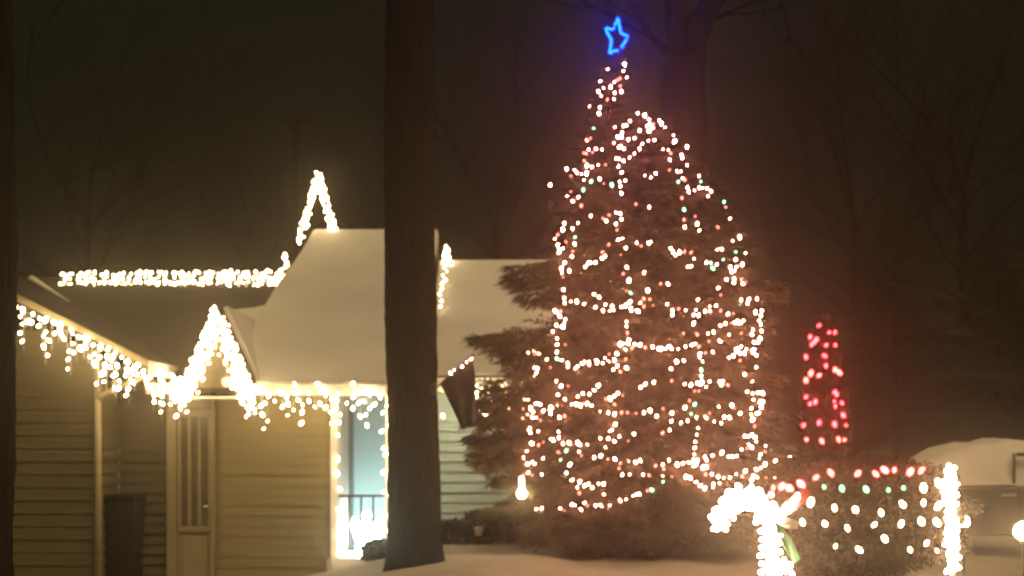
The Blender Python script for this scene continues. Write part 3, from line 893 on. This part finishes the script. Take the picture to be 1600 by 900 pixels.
# trunk at the left edge of the lawn
b1 = Vector((-3.845, 9.2, G(-3.845, 9.2)))
bare_tree(b1, (b1.x - .01, 9.2, 7.0), .245, .215, .08, 'nearly black bare trunk by the lawn at the end of the sided wing', 11,
          [(.88, (-.6, .4, 1), 1), (.97, (-.2, -.3, 1), 1.1), (.96, (-.9, .7, .8), 1)], 2, 'far_bark', 2.5, 90)
# tall forked tree behind the spruce
b2 = Vector((P(1068, 300, 26).x, 26, G(3.5, 26)))
t2 = bare_tree(b2, P(1070, 95, 26), .50, .42, .1, 'dark forked bare tree rising behind the spruce', 21, [], 2, 'far_bark', 4.0)
m = MB()
fk = P(1070, 110, 26)
m.tube([fk - Vector((0, 0, .3)), P(1083, 60, 26), P(1112, 0, 26), P(1150, -110, 26.4)], [.40, .30, .24, .16], 14)
m.tube([fk - Vector((0, 0, .3)), P(1060, 60, 26), P(1058, 0, 26), P(1040, -110, 26)], [.36, .27, .24, .17], 14)
m.tube([P(1050, 90, 26), P(1022, 60, 26), P(1000, 30, 26.2), P(975, -20, 26.5)], [.10, .08, .065, .04], 8)
m.build('fork', 'far_bark', t2, True)
rnd = random.Random(5)
m = MB()
for (px, py, dx) in ((1000, 30, -1), (1022, 60, -1), (1112, 0, 1), (1100, 20, 1), (1058, 0, -.3), (1130, -40, 1), (1090, 40, 1)):
    branch(m, P(px, py, 26), Vector((dx, .2, .5)), 3.4, .05, 2, rnd)
m.build('branches', 'far_bark', t2)
# faint bare trees behind the house
for k, (px, d, h, lab) in enumerate(((130, 62, 23, 'faint bare tree behind the long lit ridge'), (395, 66, 19, 'faint bare tree between the lit ridge and the utility pole'),
                                     (770, 64, 23, 'faint bare tree behind the snowy roof beside the spruce'), (1330, 66, 24, 'faint bare tree beyond the red lit column'), (1500, 62, 25, 'faint bare tree beyond the snow covered car'))):
    bx = (px - 800) * d / FPX
    bare_tree((bx, d, G(bx, d)), (bx + .2, d, h * .55), .30, .16, .05, lab, 40 + k,
              [(.55, (1, .2, .6), 1), (.62, (-1, .1, .6), 1), (.75, (.6, -.5, .8), 1), (.84, (-.7, .3, .9), 1), (.92, (.5, .4, 1), 1.1), (.99, (0, 0, 1), 1.3), (.98, (-.6, -.2, 1), 1.2), (.7, (-.4, .9, .6), 1)], 3, 'far_bark', h * .34, 24)
# leafy nests caught in those branches
for (px, py, rx, rz_, lab) in ((341, 347, .36, .2, 'wide dark clump of old leaves in the branches above the lit ridge'), (411, 325, .2, .3, 'narrow dark clump of old leaves above the upturned end of the ridge lights')):
    c_ = P(px, py, 65)
    n_ = 500
    u = rng.normal(0, 1, (n_, 3)); u /= np.linalg.norm(u, axis=1)[:, None]
    q = u * rng.uniform(.3, 1, (n_, 1)) * np.array([rx, .4, rz_]) * 2.2 + np.array(c_)
    w1 = rng.normal(0, .07, (n_, 3)); w2 = rng.normal(0, .07, (n_, 3))
    V = np.stack([q, q + w1, q + w2], 1).reshape(-1, 3)
    o = thing('leaf_nest', c_, lab, 'nest')
    np_mesh('foliage', V, np.arange(n_ * 3).reshape(-1, 3), 'dry', o)
# utility pole
ub = Vector((P(462, 690, 58).x, 58, 0))
up = thing('utility_pole', ub, 'distant wooden utility pole with crossarm showing above the roof', 'utility pole')
ztp = P(0, 180, 58).z
MB().tube([ub - Vector((0, 0, .3)), Vector((ub.x, 58, ztp))], [.17, .11], 10).build('pole', 'far_bark', up)
MB().box((ub.x - .65, 57.85, ztp - .35), (ub.x + .65, 57.97, ztp - .22)).build('crossarm', 'far_bark', up)
MB().lathe([(.05, -.45), (.2, -.42), (.2, .28), (.05, .32)], 12, (ub.x - .05, 57.65, ztp - .3)).build('transformer', 'far_bark', up, True)
for dx in (-.55, -.2, .2, .55):
    MB().lathe([(.03, 0), (.05, .05), (.03, .14)], 6, (ub.x + dx, 57.91, ztp - .22)).build('insulator', 'far_bark', up)

# ------------------------------------------------------------------ leafy shapes
def leaf_cloud(center, radii, n, size, material, parent, name='foliage', seed=1, shape=None, up=.0):
    r = np.random.default_rng(seed)
    u = r.normal(0, 1, (n, 3)); u /= np.linalg.norm(u, axis=1)[:, None]
    rr = r.uniform(.55, 1.0, (n, 1)) ** .6
    q = u * rr
    if shape is not None: q = shape(q)
    lump = 1 + .10 * np.sin(q[:, :1] * 7 + 1) * np.sin(q[:, 1:2] * 6 + 2) + .08 * np.sin(q[:, 2:3] * 11)
    q = q * lump * np.array(radii) + np.array(center)
    d = u + r.normal(0, .5, (n, 3)) + np.array([0, 0, up]); d /= np.linalg.norm(d, axis=1)[:, None]
    s = np.cross(d, r.normal(0, 1, (n, 3))); s /= np.linalg.norm(s, axis=1)[:, None]
    L = size * r.uniform(.6, 1.4, (n, 1)); w = L * .32
    V = np.stack([q, q + d * L * .5 + s * w, q + d * L, q + d * L * .5 - s * w], 1).reshape(-1, 3)
    return np_mesh(name, V, np.arange(4 * n).reshape(-1, 4), material, parent)


# red lit column: a slim arborvitae
cd = 17.2
cb = Vector((px_x(1289, cd), cd, G(px_x(1289, cd), cd)))
col = thing('arborvitae', cb, 'slim columnar evergreen wrapped in red lights behind the rounded shrub', 'tree')
ct = P(0, 503, cd).z
MB().tube([cb - Vector((0, 0, .1)), Vector((cb.x, cd, ct - .3))], [.07, .02], 8).build('trunk', 'bark', col)
hh = (ct - cb.z) / 2
cone = lambda q: np.stack([q[:, 0] * (.92 - .28 * q[:, 2]), q[:, 1] * (.92 - .28 * q[:, 2]), q[:, 2]], 1)
leaf_cloud((cb.x, cd, cb.z + hh + .02), (.31, .31, hh), 9000, .10, 'cedar', col, 'crown', 5, cone, 1.2)
red = '195,73R 258,115R 292,115R 140,143R 178,160R 150,190R 165,175R 238,193R 295,193R 115,265R 230,258R 237,320R 292,343K 318,360K 145,365K 195,378K 115,408K 115,510R 290,480R 303,495R 172,540R 140,552R 288,537R 295,567R 335,547R 343,622R 100,683R 195,667R 290,677R 360,683R 118,770K 212,780K 315,770K 350,772K'
bl = []
for w in red.split():
    k = w[-1]; x, y = map(float, w[:-1].split(','))
    bl.append((P(1230 + x / 3.913, 490 + y / 3.913, cd - .36), k))
light_string(bl, 'red light string spiralling up the slim columnar evergreen', 'light strings on shrubs')

# rounded shrub with rows of coloured bulbs
bd = 12.2
sb = Vector((px_x(1340, bd), bd, G(px_x(1340, bd), bd)))
shrub = thing('rounded_shrub', sb, 'broad rounded shrub wrapped in rows of red green and white bulbs', 'shrub')
stz = P(0, 712, bd).z
srx = 1.0
for k in range(7):
    an = k * .9
    MB().tube([sb + Vector((0, 0, -.1)), sb + Vector((.3 * math.cos(an), .3 * math.sin(an), .5)), sb + Vector((.62 * math.cos(an), .62 * math.sin(an), .95))], [.03, .02, .008], 6).build('stem', 'bark', shrub)
dome = lambda q: np.stack([q[:, 0], q[:, 1], np.sign(q[:, 2]) * np.abs(q[:, 2]) ** .8], 1)
sh2 = (stz - sb.z) / 2
leaf_cloud((sb.x, bd, sb.z + sh2 + .02), (srx, .95, sh2), 52000, .034, 'shrub', shrub, 'foliage', 8)
def shrub_pt(px, py):
    d = bd
    for _ in range(6):
        p = P(px, py, d)
        u = (p.x - sb.x) / srx; v = (p.z - sb.z - sh2) / sh2
        d = bd - .95 * math.sqrt(max(0.02, 1 - u * u - v * v)) - .12
    return P(px, py, d)


rows = [
 ('row of red bulbs curving over the top of the rounded shrub', 'K', '232,605 260,600 285,605 325,592 375,570 425,555 515,557 575,558 605,545 637,545 690,552 728,547'),
 ('row of green bulbs under the red row on the rounded shrub', 'N', '402,602 462,607 543,610 617,612 668,605'),
 ('upper row of warm white bulbs on the rounded shrub', 'C', '275,660 357,653 437,672 507,678 593,688 665,660 735,655 735,605 785,590'),
 ('lower row of warm white bulbs on the rounded shrub', 'C', '330,720 405,725 480,740 570,728 660,725 728,717 780,720 785,665'),
 ('bottom row of dim bulbs near the foot of the rounded shrub', 'D', '440,800 520,812 605,775 690,812 745,790 780,815'),
]
for lab, k, txt in rows:
    bl = []
    for w in txt.split():
        x, y = map(float, w.split(','))
        bl.append((shrub_pt(1100 + x / 2.142, 480 + y / 2.142), k))
    light_string(bl, lab, 'light strings on shrubs')

# ------------------------------------------------------------------ candy cane and lit post
kd = 11.0
def arc(cx, cy, r, a0, a1, n): return [(cx + r * math.cos(R(a)), cy - r * math.sin(R(a))) for a in np.linspace(a0, a1, n)]
path = [(1206, 985), (1205, 940), (1204, 900), (1203, 860), (1202, 830)] + arc(1164, 812, 38, 5, 196, 12) + [(1128, 830)]
pp = [P(x, y, kd) for x, y in path]
cane = thing('candy_cane', Vector((pp[0].x, kd, G(pp[0].x, kd))), 'large glowing white candy cane lawn ornament with ribbon bow', 'ornament')
MB().tube([Vector((pp[0].x, kd, G(pp[0].x, kd) - .1))] + pp, .035, 10).build('frame', 'tinsel', cane, True)


def wrap(pp, rad, turns, n, kind, parent, wob=.012):
    L = [0]
    for i in range(1, len(pp)): L.append(L[-1] + (pp[i] - pp[i - 1]).length)
    m, run = MB(), []
    for i in range(n):
        s = L[-1] * (i + .5) / n
        k = max(j for j in range(len(L)) if L[j] <= s); k = min(k, len(pp) - 2)
        u = (s - L[k]) / (L[k + 1] - L[k]); p = pp[k].lerp(pp[k + 1], u)
        t = (pp[k + 1] - pp[k]).normalized(); a = t.cross(Vector((0, 1, 0))).normalized(); b_ = t.cross(a)
        an = turns * 6.283 * i / n
        q = p + (a * math.cos(an) + b_ * math.sin(an)) * (rad + random.uniform(-wob, wob))
        run.append(q)
        o = bpy.data.objects.new('bulb', BULB[kind]); C.objects.link(o)
        o.location = q; o.rotation_euler = (random.uniform(0, 6), random.uniform(0, 6), 0)
        put(o, parent)
    m.tube(run, .004, 3); m.build('wire', 'white_wire', parent)


wrap(pp, .080, 24, 135, 'c', cane, .035)
bc = P(1210, 812, kd - .1)
for (dx, dz, k, mt) in ((.22, .20, 1, 'tinsel'), (.20, -.05, -1, 'tinsel'), (.20, -.36, 1, 'ribbon'), (.30, .24, 1, 'red_ribbon')):
    e = bc + Vector((dx, .03 * k, dz)); s_ = Vector((-dz, 0, dx)).normalized() * .045
    md_ = bc.lerp(e, .5) + Vector((0, -.04, 0))
    MB().prism([bc - s_ * .3, md_ - s_, e - s_ * .6, e + s_ * .8, md_ + s_, bc + s_ * .3], (0, .012, 0)).build('ribbon', mt, cane)
bl_ = [bc + Vector((.02 + .17 * t, -.03, .02 + .15 * t + random.uniform(-.03, .03))) for t in np.linspace(0, 1, 9)] + [bc + Vector((-.05 + .19 * t, -.05, -.30 - .12 * t + random.uniform(-.05, .05))) for t in np.linspace(0, 1, 12)]
for q in bl_:
    o = bpy.data.objects.new('bulb', BULB['c']); C.objects.link(o); o.location = q; put(o, cane)

pd = 11.4
pp = [P(1489, 893, pd), P(1488, 870, pd), P(1487, 840, pd), P(1485, 780, pd), P(1484, 728, pd)]
post = thing('lit_post', Vector((pp[0].x, pd, G(pp[0].x, pd))), 'upright post wrapped in brilliant white lights in front of the snow covered car', 'ornament')
MB().tube([Vector((pp[0].x, pd, G(pp[0].x, pd) - .1))] + pp, .022, 8).build('pole', 'tinsel', post, True)
wrap(pp, .034, 20, 72, 'c', post, .02)

# globe path lights
for (px, py, d_, r_, lab) in ((1506, 815, 12.5, .055, 'small round globe light beside the brilliant white post'), (1600, 830, 11.5, .085, 'large round globe light standing in front of the dark car side')):
    c_ = P(px, py, d_); gd = G(c_.x, d_)
    g_ = thing('globe_light', (c_.x, d_, gd), lab, 'lamp')
    MB().tube([Vector((c_.x, d_, gd - .1)), Vector((c_.x, d_, c_.z - r_))], .012, 8).build('stake', 'iron', g_)
    MB().lathe([(r_ * math.sin(a), -r_ * math.cos(a)) for a in np.linspace(.12, 3.02, 9)], 16, c_).build('globe', 'flood', g_, True)
    MB().lathe([(.03, -.03), (.034, 0), (.025, .02)], 10, (c_.x, d_, c_.z - r_)).build('collar', 'iron', g_)

# ------------------------------------------------------------------ snow covered car
kd = 17.4
gx = G(7.2, kd)
x0 = 4.35
car = thing('parked_car', (x0 + 2.3, kd + .85, 0), 'dark car with its roof and windows buried in snow', 'car')
yf = kd
low = [(0, .32), (.02, .62), (.10, .78), (1.0, .92), (1.30, .98), (4.3, 1.02), (4.48, .95), (4.55, .60), (4.52, .32)]
arch = lambda c: [(c + .37 * math.cos(a), .32 + .37 * math.sin(a)) for a in np.linspace(math.pi, 0, 9)][::-1]
prof = low + arch(3.7) + arch(.88)
m = MB(); m.prism([(x0 + x, yf, z) for x, z in prof], (0, 1.75, 0))
m.build('body', 'car_paint', car, bevel=.05)
gh = [(1.12, 1.0), (1.78, 1.42), (2.1, 1.49), (3.4, 1.50), (3.75, 1.42), (4.2, 1.02)]
m = MB(); n_ = len(gh)
m.v = [(x0 + x, yf + .10 + (z - 1.0) * .28, z) for x, z in gh] + [(x0 + x, yf + 1.65 - (z - 1.0) * .28, z) for x, z in gh]
m.f = [tuple(range(n_))[::-1], tuple(range(n_, 2 * n_))] + [(i, (i + 1) % n_, n_ + (i + 1) % n_, n_ + i) for i in range(n_)]
m.build('cabin', 'car_paint', car, bevel=.03)
def sidewin(pts, off_=-.008):
    return MB().prism([(x0 + x, yf + .10 + (z - 1.0) * .28 + off_, z) for x, z in pts], (0, .006, 0))
sidewin([(1.42, 1.06), (1.86, 1.38), (2.50, 1.42), (2.52, 1.06)]).build('window', 'glass', car)
sidewin([(2.60, 1.06), (2.58, 1.42), (3.32, 1.43), (3.62, 1.36), (3.9, 1.06)]).build('window', 'glass', car)
# snow blanket over cabin and bonnet, built as lofted sections across the car
sec = [(.15, .86, .05), (.6, .92, .07), (1.0, .98, .08), (1.10, 1.03, .07), (1.4, 1.26, .06), (1.78, 1.47, .07), (2.1, 1.54, .08), (2.35, 1.555, .09), (2.45, 1.60, .09), (2.6, 1.605, .09), (2.72, 1.565, .09), (3.0, 1.56, .08), (3.4, 1.55, .08), (3.8, 1.46, .07), (4.25, 1.08, .06)]
m = MB(); k_ = 14
for x, z, th in sec:
    cab = 1.05 < x < 4.2
    for j in range(k_):
        v = j / (k_ - 1)
        if cab:
            yy = yf + .04 + 1.67 * v
            edge = min(v, 1 - v)
            drop = max(0, (.13 - edge) / .13) ** 1.6
            zb = 1.0 + .0 * x
            zz = z + .03 - (z - zb + .02) * drop
            yy += (1 if v < .5 else -1) * (.20 * (1 - drop) * min(1, (.2 - min(.2, edge)) / .2 + .0) * 0)
        else:
            yy = yf + .06 + 1.63 * v
            zz = z + th - .10 * (abs(v - .5) * 2) ** 6
        m.v.append((x0 + x, yy, zz + .016 * math.sin(x * 9 + v * 11) + .01 * math.sin(x * 23 + v * 5)))
for i in range(len(sec) - 1):
    for j in range(k_ - 1):
        m.f.append((i * k_ + j, (i + 1) * k_ + j, (i + 1) * k_ + j + 1, i * k_ + j + 1))
m.build('snow', 'snow', car, True)
# gap in the snow at the pillar and the clear strip at the top of the rear window
MB().box((x0 + 2.49 - .012, yf + .02, 1.03), (x0 + 2.49 + .012, yf + .06, 1.44)).build('pillar', 'car_paint', car)
MB().box((x0 + 2.53, yf + .025, 1.40), (x0 + 3.2, yf + .07, 1.45)).build('window_strip', 'glass', car)
for cx in (.88, 3.7):
    for yy, ry in ((yf + .02, yf + .035), (yf + 1.55, yf + 1.66)):
        w = MB(); seg = 24
        ring = [(.10, 0), (.30, 0), (.325, .03), (.325, .15), (.30, .18), (.10, .18)]
        for r_, d_ in ring:
            for s_ in range(seg):
                a = 6.283 * s_ / seg
                w.v.append((x0 + cx + r_ * math.cos(a), yy + d_, gx + .33 + r_ * math.sin(a)))
        for i in range(len(ring) - 1):
            for s_ in range(seg):
                s2_ = (s_ + 1) % seg
                w.f.append((i * seg + s_, i * seg + s2_, (i + 1) * seg + s2_, (i + 1) * seg + s_))
        wh = w.build('wheel', 'rubber', car, True)
        MB().tube([(x0 + cx, ry, gx + .33), (x0 + cx, ry + .06, gx + .33)], .21, 18).build('rim', 'chrome', wh)
MB().tube([(x0 + 1.62, yf - .02, 1.06), (x0 + 1.62, yf - .14, 1.09)], [.03, .08], 10).build('mirror', 'car_paint', car, True)
for hx in (2.30, 3.35):
    MB().box((x0 + hx, yf - .03, .86), (x0 + hx + .2, yf - .004, .89)).build('door_handle', 'chrome', car, bevel=.006)
for dx in (1.45, 2.53, 3.62):
    MB().box((x0 + dx, yf - .004, .40), (x0 + dx + .012, yf + .001, .97)).build('door_seam', 'rubber', car)
MB().box((x0 - .01, yf + .12, .62), (x0 + .06, yf + .45, .76)).build('headlight', 'lens', car, bevel=.02)
MB().box((x0 - .01, yf + 1.30, .62), (x0 + .06, yf + 1.63, .76)).build('headlight', 'lens', car, bevel=.02)

# ------------------------------------------------------------------ flag on the trunk
fo = P(686, 602, 14.28); ft = P(738, 556, 14.1)
flag = thing('flag', fo, 'dark drooping flag on a short pole fixed to the massive bare trunk', 'flag')
MB().tube([fo - (ft - fo) * .25, ft + (ft - fo) * .04], .010, 8).build('flagpole', 'iron', flag)
MB().box((fo.x - .10, fo.y - .03, fo.z - .10), (fo.x - .03, fo.y + .03, fo.z + .02)).build('bracket', 'iron', flag)
nu, nv = 26, 22
tl, tr_ = P(688, 601, 14.24), P(737, 559, 14.12)
bl_, br_ = P(723, 671, 14.2), P(746, 654, 14.12)
V = []
for j in range(nv):
    v = j / (nv - 1)
    for i in range(nu):
        u = i / (nu - 1)
        p = tl.lerp(tr_, u).lerp(bl_.lerp(br_, u), v)
        p = p + Vector((.02 * math.sin(v * 5) * u, .03 * math.sin(u * 11 + v * 3) * (.3 + v), -.03 * math.sin(u * 3.14) * v))
        V.append(tuple(p))
idx = np.array([(j * nu + i, j * nu + i + 1, (j + 1) * nu + i + 1, (j + 1) * nu + i) for j in range(nv - 1) for i in range(nu - 1)])
o = np_mesh('cloth', np.array(V), idx, 'flag', flag, True)
md = o.modifiers.new('thick', 'SOLIDIFY'); md.thickness = .004
light_string([(P(x, y, 14.12), 't') for x, y in ((704, 583), (710, 578), (722, 573), (729, 566), (736, 561))], 'five small bulbs along the flagpole above the dark flag', 'light strings on shrubs')

# ------------------------------------------------------------------ small things at the walls
# low dead planting along the blue wall and by the porch
for k, (px, py, d_, rx, rz_, lab) in enumerate(((712, 838, 17.4, .30, .13, 'low dead garden plant at the blue wall beside the massive trunk'), (760, 826, 17.3, .32, .17, 'low dead garden plant at the blue wall between its neighbour and the spruce skirt'),
                                             (800, 815, 17.2, .3, .2, 'dead garden plant half under the spruce skirt'), (594, 864, 16.8, .20, .07, 'low dark plant in front of the porch railing beside the massive trunk'))):
    c_ = P(px, py, d_); g0_ = G(c_.x, d_)
    t = thing('garden_plant', (c_.x, d_, g0_), lab, 'plant', 'garden plants at the house wall')
    leaf_cloud((c_.x, d_, max(c_.z, g0_ + rz_ * .5) - .0), (rx, .25, rz_ + .06), 1500, .07, 'dry', t, 'foliage', 60 + k, None, .8)
    MB().tube([(c_.x, d_, g0_ - .05), (c_.x + .03, d_, c_.z + .05)], [.02, .008], 5).build('stem', 'bark', t)
# small path marker by the blue wall
c_ = P(748, 833, 17.0); g0_ = G(c_.x, 17.0)
pm = thing('path_light', (c_.x, 17, g0_), 'small pale unlit path light in the garden bed at the blue wall', 'lamp')
MB().tube([(c_.x, 17, g0_ - .05), (c_.x, 17, c_.z)], .012, 6).build('stake', 'iron', pm)
MB().lathe([(.03, -.03), (.045, -.02), (.05, .05), (.07, .06), (.02, .09)], 10, c_).build('head', 'tinsel', pm, True)
# dark bin beside the wing
bx0 = px_x(158, 17.2)
bn = thing('wheeled_bin', (bx0 + .3, 17.15, G(bx0, 17.1)), 'dark wheeled bin standing in the recess beside the wing', 'bin')
gb = G(bx0, 17.1)
bt = P(0, 772, 17.1).z
m = MB(); m.v = [(bx0 + .05, 16.9, gb + .05), (bx0 + .50, 16.9, gb + .05), (bx0 + .50, 17.35, gb + .05), (bx0 + .05, 17.35, gb + .05), (bx0 + .0, 16.85, bt - .06), (bx0 + .55, 16.85, bt - .06), (bx0 + .55, 17.4, bt - .06), (bx0 + .0, 17.4, bt - .06)]
m.f = [(0, 3, 2, 1), (4, 5, 6, 7), (0, 1, 5, 4), (1, 2, 6, 5), (2, 3, 7, 6), (3, 0, 4, 7)]
m.build('body', 'bin', bn, bevel=.02)
MB().box((bx0 - .02, 16.82, bt - .055), (bx0 + .57, 17.42, bt)).build('lid', 'bin', bn, bevel=.02)
for dx in (.06, .42):
    MB().tube([(bx0 + dx, 17.38, gb + .09), (bx0 + dx + .06, 17.38, gb + .09)], .09, 12).build('wheel', 'rubber', bn)

# dark evergreens far behind on the right
for k, (px, d_, h_, r_, lab) in enumerate(((1400, 62, 13.5, 4.5, 'broad dark evergreen looming behind the rounded shrub'), (1560, 60, 12.5, 4.4, 'broad dark evergreen looming behind the snow covered car'))):
    bx = (px - 800) * d_ / FPX
    t = thing('dark_evergreen', (bx, d_, 0), lab, 'tree', 'dark evergreens beyond the driveway')
    MB().tube([(bx, d_, -.2), (bx, d_, h_ * .9)], [.25, .04], 8).build('trunk', 'far_bark', t)
    sp = []
    z = .4
    while z < h_:
        rr_ = r_ * (1 - z / h_) ** .75 + .15
        for i in range(11):
            sp.append(((bx, d_, z), rng.uniform(0, 6.28), rr_ * rng.uniform(.75, 1.15), rng.uniform(-.25, .05)))
        z += .33
    v_, f_ = boughs(sp)
    np_mesh('crown', v_, f_, 'cedar', t)

# ------------------------------------------------------------------ lamplit haze in the air
hz = MB().box((-60, -3, -1.6), (60, 85, 30))
me = hz.mesh('haze', 'snow')
hm = bpy.data.materials.new('haze'); hm.use_nodes = True
hn = hm.node_tree.nodes; hl = hm.node_tree.links; hn.clear()
ho = hn.new('ShaderNodeOutputMaterial'); hv = hn.new('ShaderNodeVolumePrincipled')
hv.inputs['Color'].default_value = (0.95, 0.84, 0.66, 1)
hv.inputs['Density'].default_value = 0.008
hv.inputs['Anisotropy'].default_value = 0.92
hl.new(hv.outputs[0], ho.inputs['Volume'])
me.materials.clear(); me.materials.append(hm)
haze = bpy.data.objects.new('haze', me); C.objects.link(haze)
haze['kind'] = 'stuff'
